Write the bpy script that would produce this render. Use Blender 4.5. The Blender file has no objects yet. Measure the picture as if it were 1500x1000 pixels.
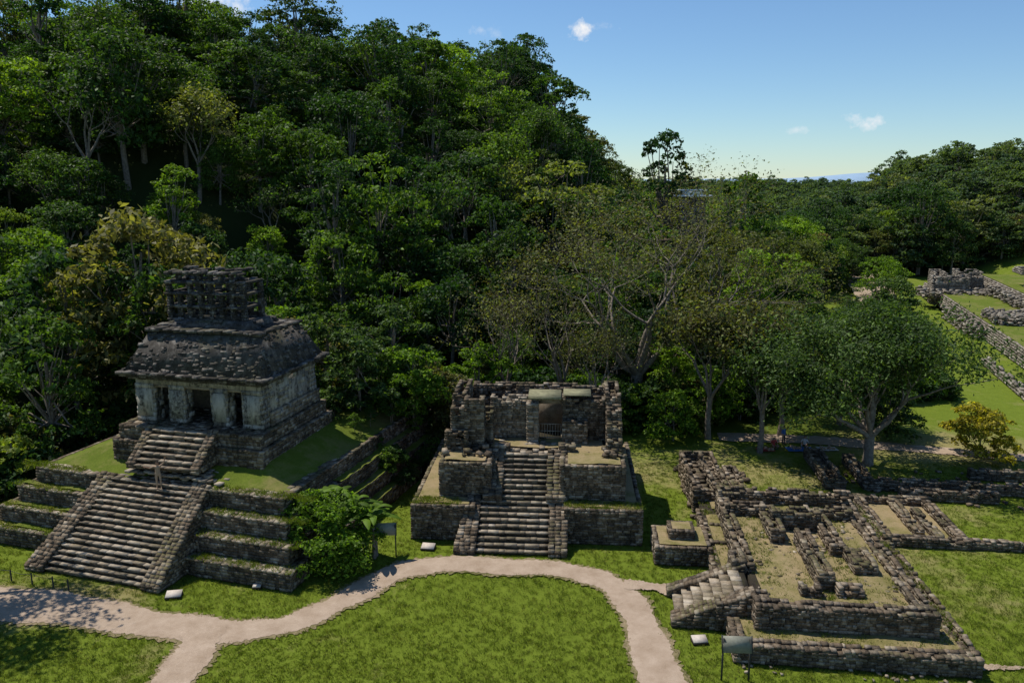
import bpy, math, numpy as np
from mathutils import Vector
RS=np.random.RandomState(7)
scene=bpy.context.scene
scene.view_settings.view_transform='Standard'
scene.view_settings.look='None'
scene.view_settings.exposure=0
C=scene.collection

# ---------------------------------------------------------------- materials
def new_mat(name):
    m=bpy.data.materials.new(name); m.use_nodes=True
    nt=m.node_tree; nt.nodes.clear()
    out=nt.nodes.new('ShaderNodeOutputMaterial')
    return m,nt,out
def N(nt,t,**k):
    n=nt.nodes.new(t)
    for a,v in k.items(): setattr(n,a,v)
    return n
def ramp(nt,stops,interp='LINEAR'):
    r=nt.nodes.new('ShaderNodeValToRGB'); cr=r.color_ramp; cr.interpolation=interp
    while len(cr.elements)<len(stops): cr.elements.new(0.5)
    for e,(p,c) in zip(cr.elements,stops):
        e.position=p; e.color=(c[0],c[1],c[2],1) if not isinstance(c,(int,float)) else (c,c,c,1)
    return r
def noise(nt,vec,scale,detail=4,rough=.6):
    n=nt.nodes.new('ShaderNodeTexNoise'); n.inputs['Scale'].default_value=scale
    n.inputs['Detail'].default_value=detail; n.inputs['Roughness'].default_value=rough
    nt.links.new(vec,n.inputs['Vector']); return n
def mixc(nt,fac,a,b,mode='MIX'):
    n=nt.nodes.new('ShaderNodeMix'); n.data_type='RGBA'; n.blend_type=mode
    for s,v in ((0,fac),(6,a),(7,b)):
        if isinstance(v,(int,float)): n.inputs[s].default_value=v
        elif isinstance(v,tuple): n.inputs[s].default_value=(v[0],v[1],v[2],1)
        else: nt.links.new(v,n.inputs[s])
    return n.outputs[2]
def math_(nt,op,a,b=0.5):
    n=nt.nodes.new('ShaderNodeMath'); n.operation=op
    for s,v in ((0,a),(1,b)):
        if isinstance(v,(int,float)): n.inputs[s].default_value=v
        else: nt.links.new(v,n.inputs[s])
    return n.outputs[0]
def finish(nt,out,col,rough=.9,bump=None,bs=.5,bd=.05,spec=.2):
    p=nt.nodes.new('ShaderNodeBsdfPrincipled')
    if isinstance(col,tuple): p.inputs['Base Color'].default_value=(*col,1)
    else: nt.links.new(col,p.inputs['Base Color'])
    p.inputs['Roughness'].default_value=rough
    p.inputs['Specular IOR Level'].default_value=spec
    if bump is not None:
        b=nt.nodes.new('ShaderNodeBump'); b.inputs['Strength'].default_value=bs
        b.inputs['Distance'].default_value=bd
        nt.links.new(bump,b.inputs['Height']); nt.links.new(b.outputs[0],p.inputs['Normal'])
    nt.links.new(p.outputs[0],out.inputs[0]); return p

def stone_mat(name,dark,mid,light,lichen=.5,cell=5.,streak=False,moss=.25):
    m,nt,out=new_mat(name)
    tc=N(nt,'ShaderNodeTexCoord').outputs['Object']
    at=N(nt,'ShaderNodeAttribute',attribute_name='rnd').outputs['Fac']
    n0=noise(nt,tc,.35,4,.6); n1=noise(nt,tc,.6,5,.7); n2=noise(nt,tc,4,7,.75); n3=noise(nt,tc,18,5,.75)
    vo=N(nt,'ShaderNodeTexVoronoi'); vo.inputs['Scale'].default_value=cell; nt.links.new(tc,vo.inputs['Vector'])
    sx=N(nt,'ShaderNodeSeparateColor'); nt.links.new(vo.outputs['Color'],sx.inputs[0])
    base=ramp(nt,[(0,dark),(.42,mid),(.9,light)])
    s=math_(nt,'ADD',math_(nt,'MULTIPLY',at,.55),math_(nt,'MULTIPLY',n2.outputs[0],.8))
    s=math_(nt,'ADD',s,math_(nt,'MULTIPLY',sx.outputs[0],.2))
    s=math_(nt,'SUBTRACT',s,.36)
    nt.links.new(s,base.inputs[0])
    st=ramp(nt,[(.42,.0),(.56,1.0)])
    if streak:
        mp=N(nt,'ShaderNodeMapping'); mp.inputs['Scale'].default_value=(1.6,1.6,.35); nt.links.new(tc,mp.inputs['Vector']); n1=noise(nt,mp.outputs[0],1.0,6,.75)
    nt.links.new(n1.outputs[0],st.inputs[0])
    st2=ramp(nt,[(.38,0.),(.56,1.)]); nt.links.new(n2.outputs[0],st2.inputs[0])
    f=math_(nt,'MULTIPLY',math_(nt,'MULTIPLY',st.outputs[0],st2.outputs[0]),lichen)
    c=mixc(nt,f,base.outputs[0],(.026,.023,.019))
    sp=ramp(nt,[(.56,0.),(.66,1.)]); nt.links.new(n3.outputs[0],sp.inputs[0])
    c=mixc(nt,math_(nt,'MULTIPLY',sp.outputs[0],.45),c,light)
    # moss gathers on upward faces
    ge=N(nt,'ShaderNodeNewGeometry'); sn=N(nt,'ShaderNodeSeparateXYZ'); nt.links.new(ge.outputs['Normal'],sn.inputs[0])
    mo=ramp(nt,[(.50,0.),(.62,1.)]); nt.links.new(n0.outputs[0],mo.inputs[0])
    up=ramp(nt,[(.5,0.),(.9,1.)]); nt.links.new(sn.outputs['Z'],up.inputs[0])
    c=mixc(nt,math_(nt,'MULTIPLY',math_(nt,'MULTIPLY',mo.outputs[0],up.outputs[0]),moss),c,(.10,.10,.035))
    finish(nt,out,c,.95,n3.outputs[0],.5,.025,.1)
    return m
M_STONE=stone_mat('weathered_limestone',(.045,.034,.024),(.165,.122,.08),(.47,.40,.305),.8,moss=.6)
M_STONEL=stone_mat('pale_limestone',(.10,.08,.057),(.29,.232,.165),(.56,.49,.385),.5)
M_STUCCO=stone_mat('stained_stucco',(.20,.175,.14),(.41,.365,.295),(.60,.545,.455),.9,2.,True,0)
M_ROOF=stone_mat('blackened_roof_stone',(.022,.02,.018),(.085,.076,.066),(.34,.31,.27),.92,3.,True,.4)
M_PAL=stone_mat('bleached_limestone',(.10,.088,.07),(.26,.225,.18),(.5,.455,.385),.5,1.5)
M_DARK=stone_mat('dark_mortar',(.02,.017,.013),(.05,.04,.03),(.10,.08,.06),.6)  # dark core colour that shows between the facing stones

def grass_mat(name,a,b,dry,dryamt,attr=False):
    m,nt,out=new_mat(name)
    tc=N(nt,'ShaderNodeTexCoord').outputs['Object']
    n1=noise(nt,tc,.25,5,.65); n2=noise(nt,tc,1.2,7,.8); n3=noise(nt,tc,14,3,.8); n4=noise(nt,tc,45,2,.8)
    r=ramp(nt,[(.3,a),(.7,b)]); nt.links.new(n2.outputs[0],r.inputs[0])
    r3=ramp(nt,[(.3,.8),(.7,1.2)]); nt.links.new(n3.outputs[0],r3.inputs[0])
    c=mixc(nt,1.0,r.outputs[0],r3.outputs[0],'MULTIPLY')
    r5=ramp(nt,[(.3,.65),(.7,1.3)]); nt.links.new(n4.outputs[0],r5.inputs[0])
    c=mixc(nt,1.0,c,r5.outputs[0],'MULTIPLY')
    s=math_(nt,'ADD',math_(nt,'MULTIPLY',n1.outputs[0],.6),math_(nt,'MULTIPLY',n2.outputs[0],.4))
    d=ramp(nt,[(.54-dryamt,0.),(.70-dryamt,1.)])
    if attr:
        at=N(nt,'ShaderNodeAttribute',attribute_name='dry').outputs['Fac']
        s=math_(nt,'ADD',s,math_(nt,'MULTIPLY',at,.35))
    nt.links.new(s,d.inputs[0])
    dm=mixc(nt,n3.outputs[0],dry,tuple(x*1.5 for x in dry))
    c=mixc(nt,math_(nt,'MULTIPLY',d.outputs[0],.8),c,dm)
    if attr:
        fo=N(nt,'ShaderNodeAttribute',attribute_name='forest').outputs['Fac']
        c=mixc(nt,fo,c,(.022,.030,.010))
    finish(nt,out,c,.95,n4.outputs[0],.6,.06,.1)
    return m
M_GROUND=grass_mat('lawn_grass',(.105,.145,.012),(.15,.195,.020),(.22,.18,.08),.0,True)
M_MOUND=grass_mat('mound_grass',(.085,.12,.013),(.135,.17,.022),(.18,.145,.06),.06)
M_DRY=grass_mat('dry_grass',(.16,.145,.045),(.23,.195,.08),(.27,.20,.115),.12)
M_VERGE=grass_mat('worn_verge',(.14,.13,.045),(.19,.165,.07),(.27,.20,.13),.10)

m,nt,out=new_mat('gravel_path'); tc=N(nt,'ShaderNodeTexCoord').outputs['Object']
n1=noise(nt,tc,.8,6,.75); n2=noise(nt,tc,25,4,.8)
r=ramp(nt,[(.3,(.28,.205,.14)),(.7,(.43,.335,.25))]); nt.links.new(n1.outputs[0],r.inputs[0])
r2=ramp(nt,[(.3,.7),(.7,1.25)]); nt.links.new(n2.outputs[0],r2.inputs[0])
finish(nt,out,mixc(nt,1.,r.outputs[0],r2.outputs[0],'MULTIPLY'),.95,n2.outputs[0],.5,.03,.1); M_PATH=m

def leaf_mat(name,stops,trans=.42,useobj=True,mul=1.0):
    m,nt,out=new_mat(name)
    at=N(nt,'ShaderNodeAttribute',attribute_name='rnd').outputs['Fac']
    if useobj:
        oi=N(nt,'ShaderNodeObjectInfo').outputs['Random']
        r=ramp(nt,stops); nt.links.new(oi,r.inputs[0]); col=r.outputs[0]
    else:
        r=ramp(nt,stops); nt.links.new(at,r.inputs[0]); col=r.outputs[0]
    v=ramp(nt,[(0,.4*mul),(.8,1.2*mul),(1,1.8*mul)]); nt.links.new(at,v.inputs[0])
    c=mixc(nt,1.,col,v.outputs[0],'MULTIPLY')
    p=nt.nodes.new('ShaderNodeBsdfPrincipled'); nt.links.new(c,p.inputs['Base Color'])
    p.inputs['Roughness'].default_value=.6; p.inputs['Specular IOR Level'].default_value=.2
    t=nt.nodes.new('ShaderNodeBsdfTranslucent')
    c2=mixc(nt,1.,c,(1.7,1.8,.5),'MULTIPLY'); nt.links.new(c2,t.inputs[0])
    mx=nt.nodes.new('ShaderNodeMixShader'); mx.inputs[0].default_value=trans
    nt.links.new(p.outputs[0],mx.inputs[1]); nt.links.new(t.outputs[0],mx.inputs[2])
    nt.links.new(mx.outputs[0],out.inputs[0]); return m
JSTOPS=[(0,(.022,.058,.013)),(.18,(.038,.085,.016)),(.36,(.075,.135,.018)),(.5,(.03,.068,.02)),(.62,(.06,.115,.022)),(.72,(.12,.20,.02)),(.79,(.12,.125,.035)),(.85,(.04,.08,.016)),(.94,(.18,.29,.02)),(1,(.18,.15,.06))]
M_LEAF=leaf_mat('jungle_leaves',JSTOPS,.36)
M_LEAFFAR=leaf_mat('hazy_leaves',[(0,(.05,.09,.045)),(.5,(.09,.135,.055)),(.8,(.11,.16,.05)),(1,(.16,.18,.07))])  # aerial haze is put into the leaf colour itself
M_LEAFOL=leaf_mat('olive_leaves',[(0,(.12,.09,.04)),(.5,(.105,.11,.035)),(1,(.13,.145,.04))],.38,False)
M_LEAFDK=leaf_mat('glossy_leaves',[(0,(.04,.08,.02)),(1,(.085,.135,.03))],.33,False)
M_LEAFBR=leaf_mat('bright_leaves',[(0,(.07,.14,.01)),(1,(.14,.23,.02))],.42,False)
M_LEAFYL=leaf_mat('yellow_leaves',[(0,(.20,.19,.02)),(1,(.38,.32,.03))],.4,False)
m,nt,out=new_mat('bark'); tc=N(nt,'ShaderNodeTexCoord').outputs['Object']; n1=noise(nt,tc,4,5,.7)
r=ramp(nt,[(.3,(.09,.07,.05)),(.7,(.30,.255,.205))]); nt.links.new(n1.outputs[0],r.inputs[0]); finish(nt,out,r.outputs[0],.9,n1.outputs[0],.4,.03); M_BARK=m
def plain(name,col,rough=.8,amp=.15,scale=8):
    m,nt,out=new_mat(name); tc=N(nt,'ShaderNodeTexCoord').outputs['Object']; n1=noise(nt,tc,scale,4,.6)
    r=ramp(nt,[(.3,tuple(x*(1-amp) for x in col)),(.7,tuple(x*(1+amp) for x in col))]); nt.links.new(n1.outputs[0],r.inputs[0])
    finish(nt,out,r.outputs[0],rough,n1.outputs[0],.1,.01); return m

# ---------------------------------------------------------------- mesh builder
CORN=np.array([[-1,-1,-1],[1,-1,-1],[1,1,-1],[-1,1,-1],[-1,-1,1],[1,-1,1],[1,1,1],[-1,1,1]],float)*.5
BF=np.array([[0,3,2,1],[4,5,6,7],[0,1,5,4],[1,2,6,5],[2,3,7,6],[3,0,4,7]])
class B:
    def __init__(s): s.V=[];s.F=[];s.R=[];s.M=[];s.n=0
    def add(s,v,f,r,mat):
        v=np.asarray(v,float).reshape(-1,3); f=np.asarray(f,int).reshape(-1,4)
        s.V.append(v); s.F.append(f+s.n); s.n+=len(v)
        s.R.append(np.broadcast_to(np.asarray(r,float),(len(f),)).copy()); s.M.append(np.full(len(f),mat,int))
    def boxes(s,c,size,yaw=0,pitch=0,jit=.0,mat=0,rnd=None):
        c=np.asarray(c,float).reshape(-1,3); n=len(c)
        if n==0: return
        size=np.broadcast_to(np.asarray(size,float),(n,3)); yaw=np.broadcast_to(yaw,(n,)).astype(float); pitch=np.broadcast_to(pitch,(n,)).astype(float)
        p=CORN[None]*size[:,None,:]
        cp,sp=np.cos(pitch)[:,None],np.sin(pitch)[:,None]
        y=p[...,1]*cp-p[...,2]*sp; z=p[...,1]*sp+p[...,2]*cp; x=p[...,0]
        cy,sy=np.cos(yaw)[:,None],np.sin(yaw)[:,None]
        q=np.stack([x*cy-y*sy,x*sy+y*cy,z],-1)+c[:,None,:]
        if jit>0: q+=RS.uniform(-jit,jit,q.shape)
        f=(BF[None]+np.arange(n)[:,None,None]*8).reshape(-1,4)
        r=np.repeat(RS.rand(n) if rnd is None else np.broadcast_to(rnd,(n,)),6)
        s.add(q.reshape(-1,3),f,r,mat)
    def hexa(s,p,mat=0,rnd=.4): s.add(p,BF,rnd,mat)
    def tube(s,pts,rad,mat=0,ns=6,rnd=.5):
        pts=np.asarray(pts,float); rad=np.asarray(rad,float); k=len(pts)
        d=np.gradient(pts,axis=0); d/=np.linalg.norm(d,axis=1)[:,None]+1e-9
        up=np.where(np.abs(d[:,2:3])>.9,np.array([[1.,0,0]]),np.array([[0,0,1.]]))
        a=np.cross(d,up); a/=np.linalg.norm(a,axis=1)[:,None]+1e-9; b=np.cross(d,a)
        th=np.arange(ns)/ns*2*np.pi
        v=pts[:,None]+rad[:,None,None]*(a[:,None]*np.cos(th)[None,:,None]+b[:,None]*np.sin(th)[None,:,None])
        f=[]
        for i in range(k-1):
            for j in range(ns):
                j2=(j+1)%ns; f.append([i*ns+j,i*ns+j2,(i+1)*ns+j2,(i+1)*ns+j])
        s.add(v.reshape(-1,3),f,rnd,mat)
    def mesh(s,name,mats,smooth=False):
        V=np.concatenate(s.V);F=np.concatenate(s.F);R=np.concatenate(s.R);Mi=np.concatenate(s.M)
        me=bpy.data.meshes.new(name); me.vertices.add(len(V)); me.vertices.foreach_set('co',V.ravel())
        me.loops.add(F.size); me.loops.foreach_set('vertex_index',F.ravel().astype(np.int32))
        me.polygons.add(len(F)); me.polygons.foreach_set('loop_start',np.arange(0,F.size,4,dtype=np.int32))
        me.polygons.foreach_set('material_index',Mi.astype(np.int32))
        if smooth: me.polygons.foreach_set('use_smooth',np.ones(len(F),bool))
        for m_ in mats: me.materials.append(m_)
        me.update(calc_edges=True)
        a=me.attributes.new('rnd','FLOAT','FACE'); a.data.foreach_set('value',R.astype(np.float32))
        return me
    def obj(s,name,mats,smooth=False,parent=None,link=True):
        me=s.mesh(name,mats,smooth); o=bpy.data.objects.new(name,me)
        if link: C.objects.link(o)
        if parent: o.parent=parent
        return o
def empty(name):
    e=bpy.data.objects.new(name,None); C.objects.link(e); return e

class Fr:
    def __init__(s,ox,oy,deg): s.o=np.array([ox,oy]); s.a=math.radians(deg); s.ex=np.array([math.cos(s.a),math.sin(s.a)]); s.ey=np.array([-math.sin(s.a),math.cos(s.a)])
    def w(s,x,y,z):
        x,y,z=np.broadcast_arrays(np.asarray(x,float),np.asarray(y,float),np.asarray(z,float))
        p=s.o+x[...,None]*s.ex+y[...,None]*s.ey
        return np.concatenate([p,z[...,None]],-1)
def boxf(b,F,x0,x1,y0,y1,z0,z1,mat=0,rnd=.3,jit=0):
    b.boxes(F.w((x0+x1)/2,(y0+y1)/2,(z0+z1)/2)[None],[[x1-x0,y1-y0,z1-z0]],F.a,0,jit,mat,rnd)
def mason(b,F,x0,x1,y0,y1,z0,z1,sh=.17,sl=.33,mat=0,core=1,rag=0.,sides='FRLB',top=True,batter=0.,jit=.012,dep=.24,fill=1.0):
    """solid core faced with individually laid stones"""
    cz=z1-.05-rag
    bt=batter*(z1-z0)
    p=np.array([F.w(x0+.07,y0+.07,z0),F.w(x1-.07,y0+.07,z0),F.w(x1-.07,y1-.07,z0),F.w(x0+.07,y1-.07,z0),
      F.w(x0+.07+bt,y0+.07+bt,cz),F.w(x1-.07-bt,y0+.07+bt,cz),F.w(x1-.07-bt,y1-.07-bt,cz),F.w(x0+.07+bt,y1-.07-bt,cz)])
    b.hexa(p,core,.3)
    nc=max(1,int(round((z1-z0)/sh))); h=(z1-z0)/nc
    cs=[];ss=[];ys=[]
    for i in range(nc):
        zc=z0+(i+.5)*h; o=batter*(zc-z0)
        over=(zc-(z1-rag))/max(rag,1e-3) if rag>0 else -1
        for sd in sides:
            L=(x1-x0-2*o) if sd in 'FB' else (y1-y0-2*o)
            if L<.15: continue
            n=max(1,int(L/sl)); cut=np.sort(np.concatenate([[0,L],(np.arange(1,n)+RS.uniform(-.4,.4,n-1))*L/n]))
            for a,c in zip(cut[:-1],cut[1:]):
                mid=(a+c)/2
                if over>0 and RS.rand()<over*.9*(.5+.5*math.sin(mid*1.7+z0*3+x0*5+ord(sd))): continue
                if RS.rand()>fill: continue
                pr=RS.uniform(-.045,.03); d=dep
                hh=h*RS.uniform(.9,1.03); ln=(c-a)*RS.uniform(.95,1.0)
                if sd=='F': cs.append(F.w(x0+o+mid,y0+o+d/2-pr,zc)); ss.append((ln,d,hh))
                elif sd=='B': cs.append(F.w(x0+o+mid,y1-o-d/2+pr,zc)); ss.append((ln,d,hh))
                elif sd=='R': cs.append(F.w(x1-o-d/2+pr,y0+o+mid,zc)); ss.append((d,ln,hh))
                else: cs.append(F.w(x0+o+d/2-pr,y0+o+mid,zc)); ss.append((d,ln,hh))
                ys.append(F.a+RS.uniform(-.03,.03))
    if cs: b.boxes(np.array(cs),np.array(ss),np.array(ys),RS.uniform(-.02,.02,len(cs)),jit,mat)
    if top: paved(b,F,x0+bt,x1-bt,y0+bt,y1-bt,z1-rag*.8,sl*1.0,mat,.9,.04+rag*.25)
def paved(b,F,x0,x1,y0,y1,z,sl=.45,mat=0,fill=.95,zj=.03,th=.12):
    nx=max(1,int((x1-x0)/sl)); ny=max(1,int((y1-y0)/sl)); dx=(x1-x0)/nx; dy=(y1-y0)/ny
    X,Y=np.meshgrid(x0+(np.arange(nx)+.5)*dx,y0+(np.arange(ny)+.5)*dy)
    X=X.ravel()+RS.uniform(-.1,.1,X.size)*dx; Y=Y.ravel()+RS.uniform(-.1,.1,Y.size)*dy
    k=RS.rand(X.size)<fill; X,Y=X[k],Y[k]; n=len(X)
    if n==0: return
    s=np.stack([dx*RS.uniform(.85,1.15,n),dy*RS.uniform(.85,1.15,n),np.full(n,th)],-1)
    b.boxes(F.w(X,Y,z-th/2+RS.uniform(-zj,zj,n)+.02),s,F.a+RS.uniform(-.2,.2,n),0,.015,mat)
def rubble(b,F,x0,x1,y0,y1,z,n,smin=.15,smax=.45,mat=0,zs=0.):
    X=RS.uniform(x0,x1,n);Y=RS.uniform(y0,y1,n); s=RS.uniform(smin,smax,(n,3)); s[:,2]*=.6
    b.boxes(F.w(X,Y,z+s[:,2]*.3+RS.rand(n)*zs),s,RS.uniform(0,3.1,n),RS.uniform(-.3,.3,n),.03,mat)
def stairs(b,F,xb0,xb1,xt0,xt1,y0,y1,z0,z1,n,mat=0,sl=.8):
    for i in range(n):
        t=i/n; x0=xb0+(xt0-xb0)*t; x1=xb1+(xt1-xb1)*t
        ya=y0+(y1-y0)*t; za=z0+(z1-z0)*t; zb=z0+(z1-z0)*(i+1)/n; yb=ya+(y1-y0)/n
        boxf(b,F,x0,x1,ya+.06,y1+.3,za-.02 if i else za,zb-.05,1,.25)
        L=x1-x0; k=int(L/sl); cut=np.concatenate([[0],(np.arange(1,k)+RS.uniform(-.3,.3,k-1))*L/k,[L]])
        mid=(cut[1:]+cut[:-1])/2; ln=np.diff(cut)*.99; m=len(mid)
        D=(yb-ya)+.06; hh=(zb-za)
        b.boxes(F.w(x0+mid,ya+D/2+.03+RS.uniform(-.0,.03,m),np.full(m,za+hh*.3)),np.stack([ln,np.full(m,D),np.full(m,hh*.64)],-1),F.a,0,.006,0)
        b.boxes(F.w(x0+mid,ya+D/2-.05+RS.uniform(-.03,.03,m),zb-hh*.17+RS.uniform(-.015,.012,m)),
                np.stack([ln,np.full(m,D+.02),np.full(m,hh*.34)],-1),F.a+RS.uniform(-.02,.02,m),0,.010,mat)  # sunlit look of the treads put in as a paler stone
def balustrade(b,F,xb0,xb1,xt0,xt1,y0,y1,z0,z1,over=.35,mat=0):
    """sloping stair ramp wall with stone facing"""
    zt0=z0+over*.6; zt1=z1+over*.4
    p=np.array([F.w(xb0+.06,y0+.06,z0),F.w(xb1-.06,y0+.06,z0),F.w(xt1-.06,y1,z0),F.w(xt0+.06,y1,z0),
                F.w(xb0+.06,y0+.06,zt0),F.w(xb1-.06,y0+.06,zt0),F.w(xt1-.06,y1,zt1),F.w(xt0+.06,y1,zt1)])
    b.hexa(p,1,.3)
    sl=math.hypot(y1-y0,zt1-zt0); n=max(2,int(sl/.24)); pit=math.atan2(zt1-zt0,y1-y0)
    for i in range(n):
        t=(i+.5)/n; x0=xb0+(xt0-xb0)*t; x1=xb1+(xt1-xb1)*t; k=max(2,int((x1-x0)/.3))
        mid=x0+(np.arange(k)+.5+RS.uniform(-.15,.15,k))*(x1-x0)/k
        yy=y0+(y1-y0)*t; zz=zt0+(zt1-zt0)*t
        b.boxes(F.w(mid,yy,zz+RS.uniform(-.03,.03,k)),np.stack([np.full(k,(x1-x0)/k*1.0),np.full(k,sl/n*1.0),np.full(k,.16)],-1),F.a+RS.uniform(-.06,.06,k),pit+RS.uniform(-.08,.08,k),.015,mat)
    nc=max(1,int((zt1-z0)/.18)); h=(zt1-z0)/nc
    for c in range(nc):
        zc=z0+(c+.5)*h; t=np.clip((zc+.12-zt0)/(zt1-zt0),0,1); ys=y0+(y1-y0)*t
        L=y1-ys; k=max(1,int(L/.34))
        if L<.1: continue
        my=ys+(np.arange(k)+.5)*L/k; tt=(my-y0)/(y1-y0)
        for a0,a1,sg in ((xb0,xt0,1),(xb1,xt1,-1)):
            b.boxes(F.w(a0+(a1-a0)*tt+sg*(.12+RS.uniform(-.03,.03,k)),my,np.full(k,zc)),np.stack([np.full(k,.26),np.full(k,L/k*.97),np.full(k,h*.97)],-1),F.a,0,.012,mat)
        if zc<zt0+.1:
            k=max(1,int((xb1-xb0)/.35)); b.boxes(F.w(xb0+(np.arange(k)+.5)*(xb1-xb0)/k,y0+.1,np.full(k,zc)),[[(xb1-xb0)/k*.95,.26,h*.93]]*k,F.a,0,.02,mat)
def fbm(x,y,seed=0):
    r=np.random.RandomState(seed); v=0
    for o in range(5):
        f=2**o
        for _ in range(3):
            a=r.uniform(0,6.28); v=v+np.sin((x*np.cos(a)+y*np.sin(a))*f+r.uniform(0,6.28))/f/3
    return v
def patch(name,F,x0,x1,y0,y1,hf,mat,step=.35,parent=None):
    nx=int((x1-x0)/step)+2; ny=int((y1-y0)/step)+2
    X,Y=np.meshgrid(np.linspace(x0,x1,nx),np.linspace(y0,y1,ny))
    Z=hf(X,Y); V=F.w(X,Y,Z).reshape(-1,3)
    i=np.arange(ny-1)[:,None]*nx+np.arange(nx-1)[None]; f=np.stack([i,i+1,i+1+nx,i+nx],-1).reshape(-1,4)
    b=B(); b.add(V,f,.5,0); return b.obj(name,[mat],True,parent)

# ---------------------------------------------------------------- terrain
def sstep(t): t=np.clip(t,0,1); return t*t*(3-2*t)
def height(x,y):
    H=np.interp(x,[-160,-120,-90,-50,-13,0,8,17,28,41,60],[22,26,32,39,35,34,26,15,7,2,0])
    y0=np.interp(x,[-120,-60,-36,-22,-5,10,25,40],[34,44,54,66,74,80,90,100])
    z=H*sstep((y-y0)/88)
    z=z+18*sstep((x-100)/45)*sstep((y-165)/50)*(1-sstep((y-270)/80))
    amp=sstep((y-y0)/40)
    z=z+fbm(x*.05,y*.05,3)*1.6*amp
    return z
YFX=[-120,-80,-48,-38,-30,-20,-8,0,8,16,24,36,60]; YFY=[10,28,42,50,60,66,69,67,70,72,76,80,84]
def forest_mask(x,y):
    yf=np.interp(x,YFX,YFY)
    w=x/np.maximum(y,1)
    return (y>yf)&((w<.37)|(y>192))
xs=np.concatenate([[-6000,-3000,-1500,-700,-400],np.arange(-300,-46,5),np.arange(-45,60,.6),np.arange(62,330,5),[400,700,1500,3000,6000]])
ys=np.concatenate([[-400,-100,-20,0,10],np.arange(20,86,.6),np.arange(88,400,5),[450,600,900,1500,3000,6000,9000]])
X,Y=np.meshgrid(xs,ys); Z=height(X,Y)
Z+=fbm(X*.3,Y*.3,5)*.05*((np.abs(X)<60)&(Y<86))*np.clip((Y-30)/5,0,1)*0.5-0.04
i=np.arange(len(ys)-1)[:,None]*len(xs)+np.arange(len(xs)-1)[None]
f=np.stack([i,i+1,i+1+len(xs),i+len(xs)],-1).reshape(-1,4)
b=B(); b.add(np.stack([X,Y,Z],-1).reshape(-1,3),f,.5,0); ground=b.obj('ground',[M_GROUND],True)
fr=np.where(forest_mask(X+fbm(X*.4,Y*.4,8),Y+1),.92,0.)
fr=np.maximum(fr,.55*np.exp(-((X-24)/9)**2-((Y-71)/4)**2))  # adds a soft darker oval to the ground before the forest edge
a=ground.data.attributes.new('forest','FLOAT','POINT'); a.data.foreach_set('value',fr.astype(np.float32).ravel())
dry=np.exp(-((X-23)/7)**2-((Y-48)/9)**2)*.5+np.exp(-((X+24)/5)**2-((Y-39)/2.5)**2)*.8+.6*np.exp(-((X-36)/12)**2-((Y-63)/5)**2)+.45*np.exp(-((X-14)/7)**2-((Y-58)/5)**2)
dry-=.3*np.exp(-((X-0)/7)**2-((Y-36)/5)**2)
a=ground.data.attributes.new('dry','FLOAT','POINT'); a.data.foreach_set('value',dry.astype(np.float32).ravel())

# ---------------------------------------------------------------- paths
def catmull(P,n=10):
    P=np.array(P,float); P=np.vstack([2*P[0]-P[1],P,2*P[-1]-P[-2]]); o=[]
    for i in range(1,len(P)-2):
        for t in np.linspace(0,1,n,endpoint=False):
            o.append(.5*((2*P[i])+(-P[i-1]+P[i+1])*t+(2*P[i-1]-5*P[i]+4*P[i+1]-P[i+2])*t*t+(-P[i-1]+3*P[i]-3*P[i+1]+P[i+2])*t**3))
    o.append(P[-2]); return np.array(o)
def path(name,P,z=.02,mat=M_PATH,wadd=0.,am=.10):
    Q=catmull(P,26); d=np.gradient(Q[:,:2],axis=0); d/=np.linalg.norm(d,axis=1)[:,None]; nrm=np.stack([-d[:,1],d[:,0]],-1)
    rr=np.random.RandomState(len(P)+int(wadd*10)); nw=7; rows=[]
    off1=rr.uniform(-am,am,len(Q))+.10*np.sin(np.arange(len(Q))*.21); off2=rr.uniform(-am,am,len(Q))+.10*np.sin(np.arange(len(Q))*.17+1)
    for j in range(nw):
        s=j/(nw-1)*2-1; w=(Q[:,2]+wadd)/2+np.where(s>0,off1,off2)
        rows.append(np.concatenate([Q[:,:2]+nrm*(s*w)[:,None],np.full((len(Q),1),z+.012*(1-s*s))],-1))
    V=np.stack(rows,1); k=len(Q); i=np.arange(k-1)[:,None]*nw+np.arange(nw-1)[None]
    f=np.stack([i,i+nw,i+nw+1,i+1],-1).reshape(-1,4)
    b=B(); b.add(V.reshape(-1,3),f[:, ::-1],.5,0); return b.obj(name,[mat],True)
PA=[(-36,40.0,2.6),(-27,38.6,3.2),(-23.3,38.0,2.8),(-19.2,36.9,2.2),(-15.2,36.0,2.2),(-12.5,36.1,1.7),(-10.5,37.2,1.6),(-8.6,39.4,1.7),(-6.8,41.8,1.8),(-4.4,42.9,1.9),(-.4,42.7,1.8),(3.1,42.2,1.7),(5.2,40.9,1.7),(6.3,38.6,1.7),(6.6,35.4,1.8),(6.7,31.8,2.2),(6.5,26,2.4)]
PB=[(-15.4,36.2,2.0),(-15.1,34.6,1.9),(-15.2,31.8,1.9),(-15.8,27,2.0)]
path('worn_path_verge',PA,.012,M_VERGE,.42,.16); path('worn_path_verge',PB,.018,M_VERGE,.42,.16)
path('gravel_path',PA,.032)
path('gravel_path',PB,.048)
path('gravel_path',[(6.2,40.6,.9),(8.0,40.2,1.0),(9.4,39.4,.9)],.058)
path('gravel_path',[(18,66.5,2.0),(26,65.5,2.4),(33,63.5,2.0),(42,61,1.8),(60,58,2)],.03)
path('gravel_path',[(21,33,.25),(24,32.9,.5),(30,33.2,.6)],.03)
path('gravel_path',[(58,128,3),(66,144,5),(73,160,8),(79,178,8),(86,198,8)],.10)

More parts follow.
